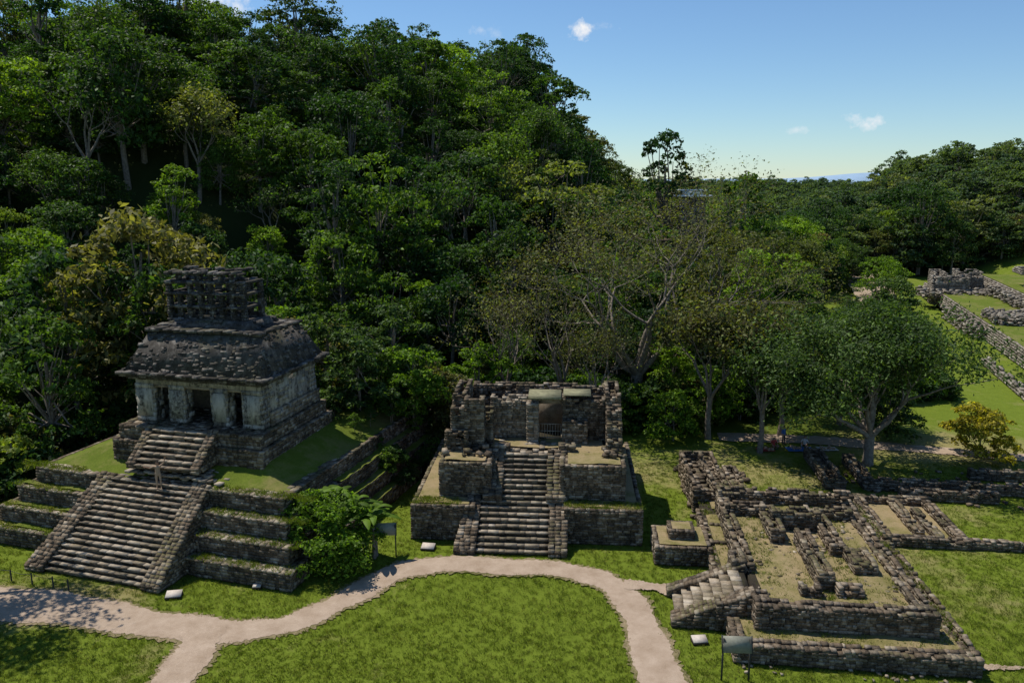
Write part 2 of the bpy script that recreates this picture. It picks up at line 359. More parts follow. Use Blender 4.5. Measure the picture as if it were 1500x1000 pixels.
# ---------------------------------------------------------------- temple of the sun (left)
SP=Fr(-12,39.7,-17); TZ=4.2
pyr=empty('stepped_pyramid')
b=B()
for i in range(4):
    z0=i*TZ/4; z1=(i+1)*TZ/4
    mason(b,SP,-22+.75*i,-.6*i,.8*i,23-.5*i,z0,z1,.17,.36,sides='FRL',top=False,rag=0,batter=.05)
    paved(b,SP,-22+.75*i,-.6*i,.8*i,.8*i+.9,z1,.36,2,.98,.02)
    paved(b,SP,-.6*i-.75,-.6*i,.8*i+.9,10,z1,.36,0,.9,.03)
    paved(b,SP,-.6*i-.35,-.6*i,10,23,z1,.36,0,.6,.05)
stairs(b,SP,-14.9,-8.0,-13.6,-8.0,-2.0,2.6,0,TZ,17,2,.65)
balustrade(b,SP,-16.1,-14.9,-14.7,-13.5,-2.2,2.7,0,TZ,.4)
balustrade(b,SP,-8.0,-6.8,-8.0,-6.8,-2.2,2.7,0,TZ,.4)
paved(b,SP,-12.9,-7.2,2.6,5.4,4.66,.42,2,.85,.06)
paved(b,SP,-9,-6.2,2.8,4.4,4.45,.36,2,.6,.08)
b.obj('terraces_and_stairway',[M_STONE,M_DARK,M_STONEL],parent=pyr)
def moundz(X,Y):
    e=np.minimum(np.minimum(X+19.5,-2.1-X),np.minimum(Y-2.75,22-Y))
    return 4.18+1.0*sstep(e/3.2)+fbm(X*.9,Y*.9,2)*.08*(e>.2)
patch('grass_mound',SP,-19.5,-2.1,2.75,21.5,moundz,M_MOUND,.3,pyr)
for i in range(3):
    patch('ledge_grass',SP,-.6*i-.68,-.6*i-.0,8,22.5,lambda X,Y,i=i:(i+1)*TZ/4+.08+fbm(X*2,Y*2,i)*.09,M_MOUND,.15,pyr)
    patch('ledge_grass',SP,-22+.75*i+.1,-15.5,.8*i+.35,.8*i+.85,lambda X,Y,i=i:(i+1)*TZ/4+.08+fbm(X*2,Y*2,i)*.06,M_MOUND,.2,pyr)
# temple on top
T=Fr(-15.2,45.9,-14); tem=empty('stone_temple')
b=B()
mason(b,T,-10.3,.3,-.3,8.9,4.6,5.95,.2,.4)
mason(b,T,-10.0,0,0,8.6,5.95,6.8,.2,.4)
stairs(b,T,-7.3,-3.5,-7.3,-3.5,-2.1,.1,4.9,6.8,7,2,.7)
balustrade(b,T,-7.9,-7.3,-7.9,-7.3,-2.1,.1,4.9,6.8,.3); balustrade(b,T,-3.5,-2.9,-3.5,-2.9,-2.1,.1,4.9,6.8,.3)
b.obj('plinth',[M_STONE,M_DARK,M_STONEL],parent=tem)
b=B()
FZ=6.8; PZ=9.5
px=-9.5
for w,kind in ((1.35,1),(1.05,0),(1.15,1),(1.9,0),(1.15,1),(1.05,0),(1.35,1)):
    if kind:
        mason(b,T,px,px+w,1.2,2.2,FZ,PZ-.25,.3,.5,mat=0,core=2,jit=.01,top=False,fill=.8)
        boxf(b,T,px+.12,px+w-.12,1.14,1.3,FZ+.35,PZ-.55,2,.75,.02)
    else: boxf(b,T,px-.06,px+w+.06,1.28,2.1,PZ-.42,PZ-.25,1,.5,.01)
    px+=w
boxf(b,T,-9.45,-.55,1.25,2.15,PZ-.25,PZ+.3,2,.5,.01)
mason(b,T,-1.5,-.5,2.2,8.1,FZ,PZ+.3,.3,.55,mat=0,core=2,jit=.012,top=False,sides='RL',fill=.3,dep=.17)
boxf(b,T,-1.5,-.54,2.2,8.1,FZ,PZ+.3,2,.6,.01)
mason(b,T,-9.5,-8.5,2.2,8.1,FZ,PZ+.3,.3,.55,mat=0,core=2,jit=.012,top=False,sides='RL')
mason(b,T,-9.5,-.5,7.3,8.2,FZ,PZ+.3,.3,.55,mat=0,core=2,jit=.015,top=False)
boxf(b,T,-8.5,-5.9,4.5,5.2,FZ,PZ+.2,1,.3); boxf(b,T,-4.1,-1.5,4.5,5.2,FZ,PZ+.2,1,.3)
mason(b,T,-1.5,-.3,2.0,8.3,FZ,FZ+.9,.22,.45,mat=1,core=2,sides='R',top=False,fill=.8)
b.obj('walls_and_piers',[M_STUCCO,M_STONEL,M_STUCCO],parent=tem)
b=B()
for (o,z0,z1) in ((.25,PZ+.1,PZ+.3),(.6,PZ+.3,PZ+.46),(.75,PZ+.46,PZ+.62)):
    mason(b,T,-9.5-o,-.5+o,1.2-o,8.2+o,z0,z1,z1-z0,.6,mat=0,core=0,jit=.02,top=(o>.7))
def frust(x0,x1,y0,y1,z0,X0,X1,Y0,Y1,z1,dens=4):
    p=np.array([T.w(x0,y0,z0),T.w(x1,y0,z0),T.w(x1,y1,z0),T.w(x0,y1,z0),T.w(X0,Y0,z1),T.w(X1,Y0,z1),T.w(X1,Y1,z1),T.w(X0,Y1,z1)]); b.hexa(p,0,.55)
    H=z1-z0
    for (a0,a1,c0,c1) in ((0,1,4,5),(1,2,5,6),(3,0,7,4)):
        L=np.linalg.norm(p[a1]-p[a0]); n=int(L*H*dens*1.6)
        u=RS.rand(n); v=RS.rand(n)
        q=(p[a0]*(1-u[:,None])+p[a1]*u[:,None])*(1-v[:,None])+(p[c0]*(1-u[:,None])+p[c1]*u[:,None])*v[:,None]
        d=p[a1]-p[a0]; yaw=math.atan2(d[1],d[0]); up=(p[c0]-p[a0]); out_=math.hypot(up[0],up[1])
        pit=-math.atan2(out_,H)
        b.boxes(q,RS.uniform(.10,.36,(n,3))*np.array([1.2,.28,.6]),yaw,pit+RS.uniform(-.06,.06,n),.02,0)
frust(-9.9,-.1,.75,8.7,PZ+.6,-8.9,-1.1,2.3,7.2,12.5,5)
mason(b,T,-9.1,-.9,2.1,7.4,12.5,12.68,.18,.6,mat=0,core=0,jit=.03)
frust(-8.0,-2.0,3.0,6.6,12.65,-7.7,-2.3,3.4,6.2,13.1,5)
b.obj('mansard_roof',[M_ROOF],parent=tem)
b=B()
rows=[13.05,13.9,14.75,15.5,16.15]
cx0,cx1=-8.3,-2.9
for yy in (3.6,5.6):
    nP=8; xs_=np.linspace(cx0,cx1,nP)
    for r_ in range(4):
        for k,xp in enumerate(xs_):
            w=RS.uniform(.2,.3) if r_<3 else .18
            if r_==3 and RS.rand()<.3: continue
            if 0<k<nP-1 and RS.rand()<.12: continue
            mason(b,T,xp-w/2,xp+w/2,yy,yy+.36,rows[r_]+.08,rows[r_+1]-.06,.2,.3,core=0,jit=.025,top=False,dep=.16)
        n=14; xm=np.linspace(cx0-.1,cx1+.1,n+1); xm=(xm[1:]+xm[:-1])/2
        b.boxes(T.w(xm,yy+.18+RS.uniform(-.07,.07,n),rows[r_]+.02+RS.uniform(-.03,.03,n)),[[.42,.52,.17]]*n,T.a+RS.uniform(-.08,.08,n),0,.04,0)
    n=16; xm=np.linspace(cx0-.1,cx1+.1,n+1); xm=(xm[1:]+xm[:-1])/2
    kk=RS.rand(n)<.85
    b.boxes(T.w(xm,yy+.18,rows[4]+RS.uniform(-.1,.06,n))[kk],[[.40,.6,.17]]*int(kk.sum()),T.a,0,.05,0)
    boxf(b,T,cx0,cx1,yy+.12,yy+.24,13.05,13.4,0,.2)
for r_ in range(4):
    for xe in (cx0,-5.6,cx1):
        boxf(b,T,xe-.14,xe+.14,3.9,5.6,rows[r_]-.06,rows[r_]+.1,0,.4,.03)
b.obj('roof_comb',[M_ROOF],parent=tem)

# ---------------------------------------------------------------- central ruined temple
G=Fr(-6.3,46.3,-4); g=empty('ruined_temple')
b=B()
mason(b,G,0,4.0,0,13,0,2.3,rag=.12,sides='FRL'); mason(b,G,9.5,14.3,0,13,0,2.3,rag=.12,sides='FRL')
mason(b,G,1.6,4.9,1.3,12,2.3,4.6,rag=.1,sides='FRL'); mason(b,G,9.2,13.3,1.3,12,2.3,4.6,rag=.1,sides='FRL')
boxf(b,G,3.9,9.6,1.5,12,0,2.25,1); boxf(b,G,4.8,9.4,3.4,12,2.2,4.5,1)
stairs(b,G,4.2,8.6,4.2,8.6,-1.7,1.2,0,2.3,9,2,.6)
balustrade(b,G,2.9,4.2,3.5,4.3,-1.9,1.3,0,2.3,.5); balustrade(b,G,8.6,9.7,8.6,9.7,-1.9,1.3,0,2.3,.5)
stairs(b,G,5.6,8.4,5.6,8.4,1.2,3.5,2.3,4.6,9,2,.6)
balustrade(b,G,4.4,5.6,4.4,5.6,.9,3.6,2.3,4.6,.45); balustrade(b,G,8.4,9.6,8.4,9.6,.9,3.6,2.3,4.6,.45)
paved(b,G,5,9.4,3.4,6,4.62,.4,2,.6,.03)
b.obj('platform_and_stairs',[M_STONE,M_DARK,M_STONEL],parent=g)
b=B()
z=4.6
mason(b,G,2.0,2.9,3.9,4.9,z,7.4,rag=1.0); mason(b,G,2.9,4.2,3.9,4.9,z,8.0,rag=1.1)
mason(b,G,2.0,2.9,4.9,9,z,8.1,rag=1.0)
mason(b,G,3.7,4.7,4.9,6.0,z,7.0,rag=.9)
mason(b,G,1.7,3.2,3.3,3.9,z,6.0,rag=1.1)
mason(b,G,4.4,7.6,6.4,7.3,z,7.5,mat=2,rag=.4)
mason(b,G,6.9,7.7,5.6,6.5,z,7.3,mat=2,rag=.1)
mason(b,G,9.3,12.2,6.2,7.2,z,7.5,rag=.35)
boxf(b,G,7.55,9.35,6.5,7.2,7.05,7.35,2,.6,.02)
mason(b,G,7.6,9.4,6.4,7.3,7.3,7.6,mat=2)
mason(b,G,2.9,12.3,9.0,9.9,z,7.7,rag=.9)
mason(b,G,9.3,11.0,5.4,6.2,z,6.2,rag=.2)
for k,(y0,y1,zt) in enumerate(((3.4,4.1,5.6),(4.1,4.9,6.5),(4.9,6.0,7.3),(6.0,9.9,7.9))):
    mason(b,G,12.2,13.2,y0,y1,z,zt,rag=.6)
rubble(b,G,12,13.4,2.6,4,z,30,mat=0,zs=.4); rubble(b,G,1.8,4.6,2.4,4,z,25,mat=0,zs=.3)
mason(b,G,4.9,5.9,3.7,4.3,z,5.0,rag=.2); mason(b,G,9.1,10.2,3.6,4.3,z,5.1,rag=.2)
b.obj('walls',[M_STONE,M_DARK,M_STONEL],parent=g)
b=B()
boxf(b,G,7.0,9.2,5.6,7.6,7.72,7.78,0,.5); boxf(b,G,9.35,11.2,5.9,7.6,7.80,7.86,0,.6); boxf(b,G,7.0,9.2,5.58,5.64,7.6,7.74,0,.3)
b.obj('shelter_panels',[plain('weathered_green_board',(.20,.19,.11),.8,.35,3)],parent=g)
b=B()
for x in np.linspace(7.75,9.2,9): boxf(b,G,x-.015,x+.015,6.3,6.33,4.6,5.7)
for zz in (4.75,5.2,5.7): boxf(b,G,7.7,9.25,6.28,6.35,zz-.02,zz+.02)
b.obj('doorway_gate',[plain('pale_timber',(.3,.26,.2))],parent=g)
boxg=B(); boxf(boxg,G,7.6,9.4,8.2,8.3,4.6,7.3); boxg.obj('inner_wall',[M_STONEL],parent=g)
for (x0,x1,y0,y1,zz) in ((.3,3.6,.3,1.3,2.3),(9.8,14,.3,1.3,2.28),(13.3,14.0,1.3,12,2.3),(.3,1.6,1.3,12,2.3),(1.9,4.5,1.7,3.9,4.6),(9.7,13,1.6,5,4.6),(4.6,12,4.4,6.3,4.6)):
    patch('dry_grass',G,x0,x1,y0,y1,lambda X,Y,zz=zz:zz+.05+fbm(X*2,Y*2,4)*.06,M_DRY,.2,g)
b=B(); W=Fr(0,0,-4)
mason(b,W,8.6,10.2,51,58,0,2.0,rag=.9); mason(b,W,10.3,11.4,53,60,0,1.3,rag=.6); mason(b,W,11.8,12.8,52.5,58,0,.9,rag=.5)
rubble(b,W,8.5,13.5,50,60,0,140,mat=0,zs=.1)
b.obj('collapsed_wall',[M_STONE,M_DARK])

# ---------------------------------------------------------------- right-hand ruins
R_=Fr(10.3,33.3,-6.5); rr_=empty('ruined_building_foundation')
b=B()
def mw(*q,**k): mason(b,R_,*q,.15,.28,jit=.018,**k)
mw(0,10.9,0,.7,0,.95,rag=.15); mw(10.2,11.1,.7,19.5,0,.85,rag=.35)
mw(0,.6,.7,2.4,0,.95,rag=.1); mw(0,.6,6.8,16,0,.8,rag=.2)
mw(1.2,9.6,1.6,2.4,.7,2.1,rag=.22)
mw(1.2,2.0,2.4,3.3,.7,2.05,rag=.2); mw(1.2,1.9,5.8,15,.7,2.1,rag=.45)
mw(8.8,9.6,2.4,15.5,.7,2.0,rag=.4)
mw(4.7,5.5,4.2,9.6,1.4,2.6,rag=.6)
mw(3.7,4.7,3.4,4.1,1.6,2.2,rag=.3); mw(5.5,6.8,3.6,4.2,1.4,2.2,rag=.4)
mw(7.0,8.2,6.0,8.2,1.4,2.3,rag=.2); mw(6.4,7.2,8.2,12.5,1.4,2.3,rag=.4)
mw(3.8,6.6,11.2,12.1,1.4,2.9,rag=.4); mw(3.4,4.2,9.4,13,1.4,2.5,rag=.5)
mw(1.2,9.6,15,16,0,2.5,rag=.6); mw(1.4,3.8,13,13.8,1.4,2.4,rag=.5)
mw(6.2,9.0,13,13.8,1.4,2.3,rag=.5)
boxf(b,R_,.3,10.4,.4,18,0,.78,1,.3); boxf(b,R_,1.5,9.3,1.9,15.4,.7,1.6,1,.3)
rubble(b,R_,1.5,9.4,2.5,14.8,1.62,150,.08,.25,0); rubble(b,R_,3,8.5,8,13,1.62,60,.12,.3,2)
rubble(b,R_,.2,11.5,-.8,0,0,25,.08,.2,2); rubble(b,R_,9.7,10.3,2,18,.8,60,.1,.25,0)
S=Fr(*R_.w(-2.6,6.2,0)[:2],-96.5)
stairs(b,S,.5,2.6,.5,2.6,.3,3.6,0,1.75,7,2,.5)
balustrade(b,S,-.2,.5,-.2,.5,0,4.0,0,1.8,.5); balustrade(b,S,2.6,3.5,2.6,3.5,0,4.0,0,1.8,.5)
mw(-.5,.9,2.6,3.5,0,1.5,rag=.3); mw(.7,1.5,5.9,7.2,0,2.2,rag=.3)
b.obj('foundation_walls',[M_STONE,M_DARK,M_STONEL],parent=rr_)
for (x0,x1,y0,y1,zz) in ((.5,10.3,.6,1.7,.8),(9.5,10.3,1.7,18.5,.8),(1.9,4.8,2.3,15,1.62),(5.4,8.9,2.3,15,1.615),(4.7,5.5,9.5,15,1.61),(4.7,5.5,2.3,4.3,1.61),(.5,1.3,6.8,15,.8),(1,10.3,15.9,18.4,.8),(.4,1.3,1.7,3,.81)):
    patch('dry_grass',R_,x0,x1,y0,y1,lambda X,Y,zz=zz:zz+.05+fbm(X*1.5,Y*1.5,4)*.06,M_DRY,.25,rr_)
b=B(); Q=Fr(8.3,42.9,-5)
mason(b,Q,0,3.3,0,3.0,0,1.15,.16,.3,rag=.15); mason(b,Q,.9,2.4,1.0,2.4,1.1,1.75,.16,.3,rag=.1); mason(b,Q,3.3,4.6,1.2,4.0,0,1.0,.16,.3,rag=.3)
al=empty('stone_altar'); b.obj('altar_blocks',[M_STONE,M_DARK],parent=al)
patch('dry_grass',Q,.3,3.0,.3,2.8,lambda X,Y:1.18+fbm(X*2,Y*2,1)*.03-np.where((X>1)&(X<2.3)&(Y>1.1)&(Y<2.3),.2,0),M_DRY,.15,al)
patch('dry_grass',Q,1.1,2.2,1.2,2.2,lambda X,Y:1.77+0*X,M_DRY,.3,al)
b=B(); E=Fr(22.8,45.3,-7)
for q in ((0,5.0,0,.6),(0,.6,.6,7),(4.4,5.0,.6,7),(.6,4.4,6.4,7),(2.2,2.8,1.4,6.4),(5,14,.1,.5),(3.2,3.7,.6,5)):
    mason(b,E,*q,0,.62,.15,.3,rag=.28)
for q in ((1.5,20,9.2,10),(1.5,2.4,10,15),(3.5,10,7.6,8.2),(-1.2,.2,9,16),(10,22,12.2,12.9)):
    mason(b,E,*q,0,.8,.16,.34,rag=.5)
rubble(b,E,-1,14,6,14,0,90,.12,.4)
b.obj('low_stone_walls',[M_STONE,M_DARK])
patch('bare_soil',E,.5,4.6,.5,6.6,lambda X,Y:.12+fbm(X,Y,3)*.03,M_DRY,.4)

# ---------------------------------------------------------------- palace ruins (far right)
pal=empty('palace_ruins'); b=B(); P_=Fr(58,84,-17.5)
mason(b,P_,0,70,2,76,0,2.2,.3,.6,sides='FL',top=False,batter=.2,jit=.05)
rubble(b,P_,-1.8,1.0,26,46,0,700,.2,.6,2,1.8)
mason(b,P_,9,70,32,76,2.2,4.2,.3,.6,sides='FL',top=False,batter=.3,jit=.05)
rubble(b,P_,1,10,26,34,2.2,1100,.15,.6,2,1.2)
rubble(b,P_,7.5,10,34,60,2.2,400,.2,.6,2,1.6)
mason(b,P_,-1,5,60,63,0,5.0,.3,.6,rag=1.8); mason(b,P_,0,2,63,70,0,5.4,.3,.6,rag=2.0); mason(b,P_,4,8,64,70,2,5.6,.3,.6,rag=1.6)
rubble(b,P_,-3,9,57,64,1.2,500,.2,.8,2,1.5)
for k in range(8): mason(b,P_,12+2.6*k,13.4+2.6*k,54,55.4,4.2,6.4,.3,.6,rag=.1,top=False)
mason(b,P_,11,34,53.6,59,6.4,7.4,.3,.6,rag=.6)
for k in range(6): boxf(b,P_,12,40,48-.8*k,51,2.2,4.1-.32*k,2,.6,.03)
mason(b,P_,-4,30,-8,-7.2,0,1.2,.3,.6,rag=.5); mason(b,P_,-4,-3.2,-7,10,0,1.0,.3,.6,rag=.5)
b.obj('palace_walls',[M_PAL,M_STONE,M_PAL],parent=pal)
patch('lawn',P_,.6,70,2.6,75,lambda X,Y:2.24+fbm(X*.2,Y*.2,4)*.05,M_MOUND,1.5,pal)
patch('lawn',P_,9.9,70,32.9,75,lambda X,Y:4.24+fbm(X*.2,Y*.2,4)*.04,M_MOUND,1.5,pal)
b=B(); H_=Fr(25.0,118,-10)
mason(b,H_,-3,6,0,6,5,13.0,.4,.8,mat=0,top=False); boxf(b,H_,-3.4,6.4,-.4,6.4,13.0,13.4,0,.5,.02)
mason(b,H_,-.5,3.3,1,5,13.4,19.5,.4,.7,mat=0)
boxf(b,H_,-1.4,4.2,.6,5.4,19.5,19.7,1,.8,.03); boxf(b,H_,-.2,2.8,1.2,4.6,19.7,20.3,1,.8,.05); boxf(b,H_,-.8,3.4,.9,5.1,20.3,20.5,1,.8,.03)
b.obj('distant_temple',[M_STONE,plain('white_shelter_roof',(.78,.78,.76),)])

# ---------------------------------------------------------------- vegetation
def leaves(b,pos,outw,size,mat,rng,flat=.0,aspect=.5):
    n=len(pos)
    nr=rng.normal(size=(n,3)); nr=nr+outw*1.0+np.array([0,0,.7+flat]); nr/=np.linalg.norm(nr,axis=1)[:,None]
    a=rng.normal(size=(n,3)); a-= (a*nr).sum(1)[:,None]*nr; a/=np.linalg.norm(a,axis=1)[:,None]; c=np.cross(nr,a)
    s=size*rng.uniform(.6,1.3,n)[:,None]
    v=np.stack([pos-a*s,pos+c*s*aspect+nr*s*.15,pos+a*s,pos-c*s*aspect+nr*s*.15],1)
    f=np.arange(4*n).reshape(n,4); b.add(v.reshape(-1,3),f,rng.rand(n),mat)
def blob_tree(seed,h,R,nb,nl,ls,lm,gap=.0,flatb=.75,tall=1.0,low=.22):
    """full crown: leaf clumps spread over an irregular dome from top to low skirt"""
    rng=np.random.RandomState(seed); b=B()
    cen=[];rad=[]
    for i in range(nb):
        u=(i+.5)/nb; th=i*2.4+rng.uniform(-.5,.5)
        zf=1-u
        rr=R*(math.sqrt(max(0,1-(max(zf,.12)*1.02-.12)**2))*.78)*rng.uniform(.6,1.12)
        if i==0: rr*=.3
        zz=h*(low+(1-low)*(zf*.86))+rng.uniform(-.06,.06)*h
        cen.append((rr*math.cos(th),rr*math.sin(th),zz)); rad.append(R*rng.uniform(.2,.44))
    cen=np.array(cen);rad=np.array(rad)
    tb=np.array([0,0,h*.4])
    b.tube([(0,0,-1.5),(.1,0,h*.2),tb,tb+np.array([.1,.2,h*.35])],[h*.024,h*.019,h*.015,h*.005],1)
    for c in cen:
        mid=(tb+c)/2+rng.uniform(-.4,.4,3)-np.array([0,0,.3]); b.tube([tb+rng.uniform(-.3,.3,3)*[0,0,5],mid,c],[h*.008,h*.005,h*.002],1,4)
    w=rad**2/np.sum(rad**2); idx=rng.choice(nb,nl,p=w)
    d=rng.normal(size=(nl,3)); d/=np.linalg.norm(d,axis=1)[:,None]; d[:,2]=np.where(d[:,2]<-.3,-d[:,2]*.6,d[:,2])
    ncl=nb*8; cd=rng.normal(size=(ncl,3)); cd/=np.linalg.norm(cd,axis=1)[:,None]; cd[:,2]=np.abs(cd[:,2])-.2
    ci=rng.randint(0,nb,ncl); ccen=cen[ci]+cd*rad[ci][:,None]*np.array([1,1,flatb])*rng.uniform(.7,1.25,(ncl,1))
    half=int(nl*.6)
    k=rng.randint(0,ncl,half); p1=ccen[k]+d[:half]*(rng.rand(half)**.5)[:,None]*(rad[ci[k]]*rng.uniform(.25,.5,half))[:,None]*np.array([1,1,.6])
    p2=cen[idx[half:]]+d[half:]*(rad[idx[half:]]*rng.uniform(.7,1.02,nl-half))[:,None]*np.array([1,1,flatb])
    if gap>0: p2=p2[rng.rand(len(p2))>gap]
    pos=np.concatenate([p1,p2]); ow=np.concatenate([d[:half],d[half:][:len(p2)]])
    leaves(b,pos,ow,ls,0,rng)
    return b,[lm,M_BARK]
jc=bpy.data.collections.new('jungle_tree_kinds')
specs=[(1,13,4.8,24,7200,.21,0,.75),(2,11.5,5.2,26,7600,.21,0,.7),(3,15,4.0,24,6400,.21,.2,.9),(4,12,5.0,20,5400,.21,.5,.6),(5,10,4.4,18,6000,.20,.1,.8),(6,14,5.4,28,7400,.22,.3,.65),(7,16,3.4,22,5000,.21,.35,.9)]
for s in specs:
    b,ms=blob_tree(s[0],s[1],s[2],s[3],s[4],s[5],M_LEAF,s[6],s[7]); o=b.obj('jungle_tree_kind_%02d'%s[0],ms,link=False); jc.objects.link(o)
def rec_tree(seed,trunk,L0,r0,levels,lm,leaf_n,ls,crad,up=.12,ang=(.45,.85),kids=(2,4),dec=.74,lean=(0,0),fork=None,aspect=.5,spread=(.35,.8)):
    rng=np.random.RandomState(seed); b=B(); tips=[]
    def grow(p,d,L,r,lev):
        pts=[p]; rads=[r]; q=np.array(p); dd=np.array(d)
        ns=4
        for i in range(ns):
            dd=dd+rng.normal(size=3)*.13+np.array([0,0,up*.5]); dd/=np.linalg.norm(dd); q=q+dd*L/ns; pts.append(q); rads.append(r*(1-.4*(i+1)/ns))
            if lev>=levels-1: tips.append(q)
        b.tube(pts,rads,1,7 if lev<2 else 4)
        if lev>=levels: return
        k=rng.randint(kids[0],kids[1]+1)
        ph=rng.uniform(0,6.28)
        for j in range(k):
            a=rng.uniform(*ang); th=ph+j*6.283/k+rng.uniform(-.5,.5)
            t=np.cross(dd,[0.3,.2,1.]); t/=np.linalg.norm(t); u=np.cross(dd,t)
            nd=dd*math.cos(a)+(t*math.cos(th)+u*math.sin(th))*math.sin(a)
            if nd[2]<-.1: nd[2]*=-.3
            grow(q if j<2 else pts[-2],nd,L*dec*rng.uniform(.8,1.2),rads[-1]*.72,lev+1)
    d0=np.array([lean[0],lean[1],1.]); d0/=np.linalg.norm(d0)
    p0=np.array([0,0,-.4]); pts=[p0,p0+d0*trunk*.5+rng.normal(size=3)*[.1,.1,0],p0+d0*trunk]
    b.tube(pts,[r0*1.35,r0*1.02,r0],1,9)
    k=fork or 4; ph=rng.uniform(0,6.28)
    for j in range(k):
        a=rng.uniform(*spread) if j else .12; th=ph+j*6.283/max(k-1,1)
        nd=np.array([math.cos(th)*math.sin(a),math.sin(th)*math.sin(a),math.cos(a)])
        grow(pts[-1]-d0*rng.uniform(0,.12)*trunk,nd,L0*rng.uniform(.85,1.15),r0*.62,1)
    tips=np.array(tips); nT=len(tips); n=leaf_n
    dens=rng.rand(nT)**1.5+.15; dens/=dens.sum()
    k=rng.choice(nT,n,p=dens); off=rng.normal(size=(n,3))*crad*np.array([1,1,.7]); pos=tips[k]+off
    cen=tips.mean(0); ow=pos-cen; ow/=np.linalg.norm(ow,axis=1)[:,None]
    leaves(b,pos,ow*.5,ls,0,rng,aspect=aspect)
    return b,[lm,M_BARK],tips
for i,(ln,sd) in enumerate(((1200,21),(2600,22))):
    b,ms,_=rec_tree(sd,5,3.6,.22,4,M_LEAF,ln,.22,.45,up=.3); o=b.obj('jungle_tree_kind_%02d'%(8+i),ms,link=False); jc.objects.link(o)

def scatter(name,coll,P,rot,scl,idx):
    me=bpy.data.meshes.new(name); me.from_pydata(P.tolist(),[],[])
    for nm,ty,arr in (('rot','FLOAT_VECTOR',rot),('scl','FLOAT_VECTOR',scl)):
        a=me.attributes.new(nm,ty,'POINT'); a.data.foreach_set('vector',arr.astype(np.float32).ravel())
    a=me.attributes.new('idx','INT','POINT'); a.data.foreach_set('value',idx.astype(np.int32))
    o=bpy.data.objects.new(name,me); C.objects.link(o)
    ng=bpy.data.node_groups.new(name+'_nodes','GeometryNodeTree')
    ng.interface.new_socket('Geometry',in_out='INPUT',socket_type='NodeSocketGeometry'); ng.interface.new_socket('Geometry',in_out='OUTPUT',socket_type='NodeSocketGeometry')
    gi=ng.nodes.new('NodeGroupInput'); go=ng.nodes.new('NodeGroupOutput')
    ci=ng.nodes.new('GeometryNodeCollectionInfo'); ci.inputs['Collection'].default_value=coll; ci.inputs['Separate Children'].default_value=True; ci.inputs['Reset Children'].default_value=True
    ip=ng.nodes.new('GeometryNodeInstanceOnPoints'); ip.inputs['Pick Instance'].default_value=True
    def na(nm,ty):
        n=ng.nodes.new('GeometryNodeInputNamedAttribute'); n.data_type=ty; n.inputs['Name'].default_value=nm; return n.outputs['Attribute']
    L=ng.links.new
    L(gi.outputs[0],ip.inputs['Points']); L(ci.outputs[0],ip.inputs['Instance']); L(na('idx','INT'),ip.inputs['Instance Index'])
    L(na('rot','FLOAT_VECTOR'),ip.inputs['Rotation']); L(na('scl','FLOAT_VECTOR'),ip.inputs['Scale']); L(ip.outputs[0],go.inputs[0])
    md=o.modifiers.new('scatter','NODES'); md.node_group=ng
    return o
rg=np.random.RandomState(11)
def jgrid(x0,x1,y0,y1,s):
    X,Y=np.meshgrid(np.arange(x0,x1,s),np.arange(y0,y1,s)); X=X.ravel()+rg.uniform(-.48,.48,X.size)*s; Y=Y.ravel()+rg.uniform(-.48,.48,Y.size)*s; return X,Y
X,Y=jgrid(-165,110,30,210,5.5)
k=forest_mask(X,Y)&(X/Y>-.85)&(X/Y<.8)&(((X-26.5)/4)**2+((Y-115)/8)**2>1); X,Y=X[k],Y[k]
sc=rg.uniform(.5,1.2,len(X))*np.where(rg.rand(len(X))<.12,1.3,1.)*np.where((Y<80)&(X>-10),.68,1.)
X2=rg.uniform(.34,.50,52); Y2=rg.uniform(78,126,52); X2=X2*Y2; s2=rg.uniform(.3,.52,52)
X=np.concatenate([X,X2]);Y=np.concatenate([Y,Y2]);sc=np.concatenate([sc,s2])
X3=rg.uniform(.36,.425,30); Y3=rg.uniform(150,195,30); X=np.concatenate([X,X3*Y3]);Y=np.concatenate([Y,Y3]);sc=np.concatenate([sc,rg.uniform(.6,.9,30)])
Xb,Yb=jgrid(60,330,195,420,8.0); k=(Xb/Yb<.85)&(Xb/Yb>.05); Xb,Yb=Xb[k],Yb[k]
Xc,Yc=jgrid(60,700,420,900,15); k=(Xc/Yc<.85); Xc,Yc=Xc[k],Yc[k]
P=np.stack([X,Y,height(X,Y)-.3],-1)
idx=rg.choice(9,len(X),p=[.17,.15,.14,.11,.13,.12,.09,.05,.04])
s3=np.stack([sc,sc,sc*rg.uniform(.85,1.15,len(X))],-1)
rot=np.stack([rg.uniform(-.08,.08,len(X)),rg.uniform(-.08,.08,len(X)),rg.uniform(0,6.28,len(X))],-1)
scatter('jungle_trees',jc,P,rot,s3,idx)
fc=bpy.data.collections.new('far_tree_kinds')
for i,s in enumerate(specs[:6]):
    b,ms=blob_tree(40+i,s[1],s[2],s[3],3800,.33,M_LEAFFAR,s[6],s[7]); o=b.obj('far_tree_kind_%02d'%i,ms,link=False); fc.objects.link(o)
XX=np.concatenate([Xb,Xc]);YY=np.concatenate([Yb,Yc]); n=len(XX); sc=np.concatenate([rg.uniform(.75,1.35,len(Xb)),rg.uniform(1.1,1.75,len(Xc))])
scatter('distant_trees',fc,np.stack([XX,YY,height(XX,YY)-.3],-1),np.stack([np.zeros(n),np.zeros(n),rg.uniform(0,6.28,n)],-1),np.stack([sc*1.1,sc*1.1,sc],-1),rg.randint(0,6,n))

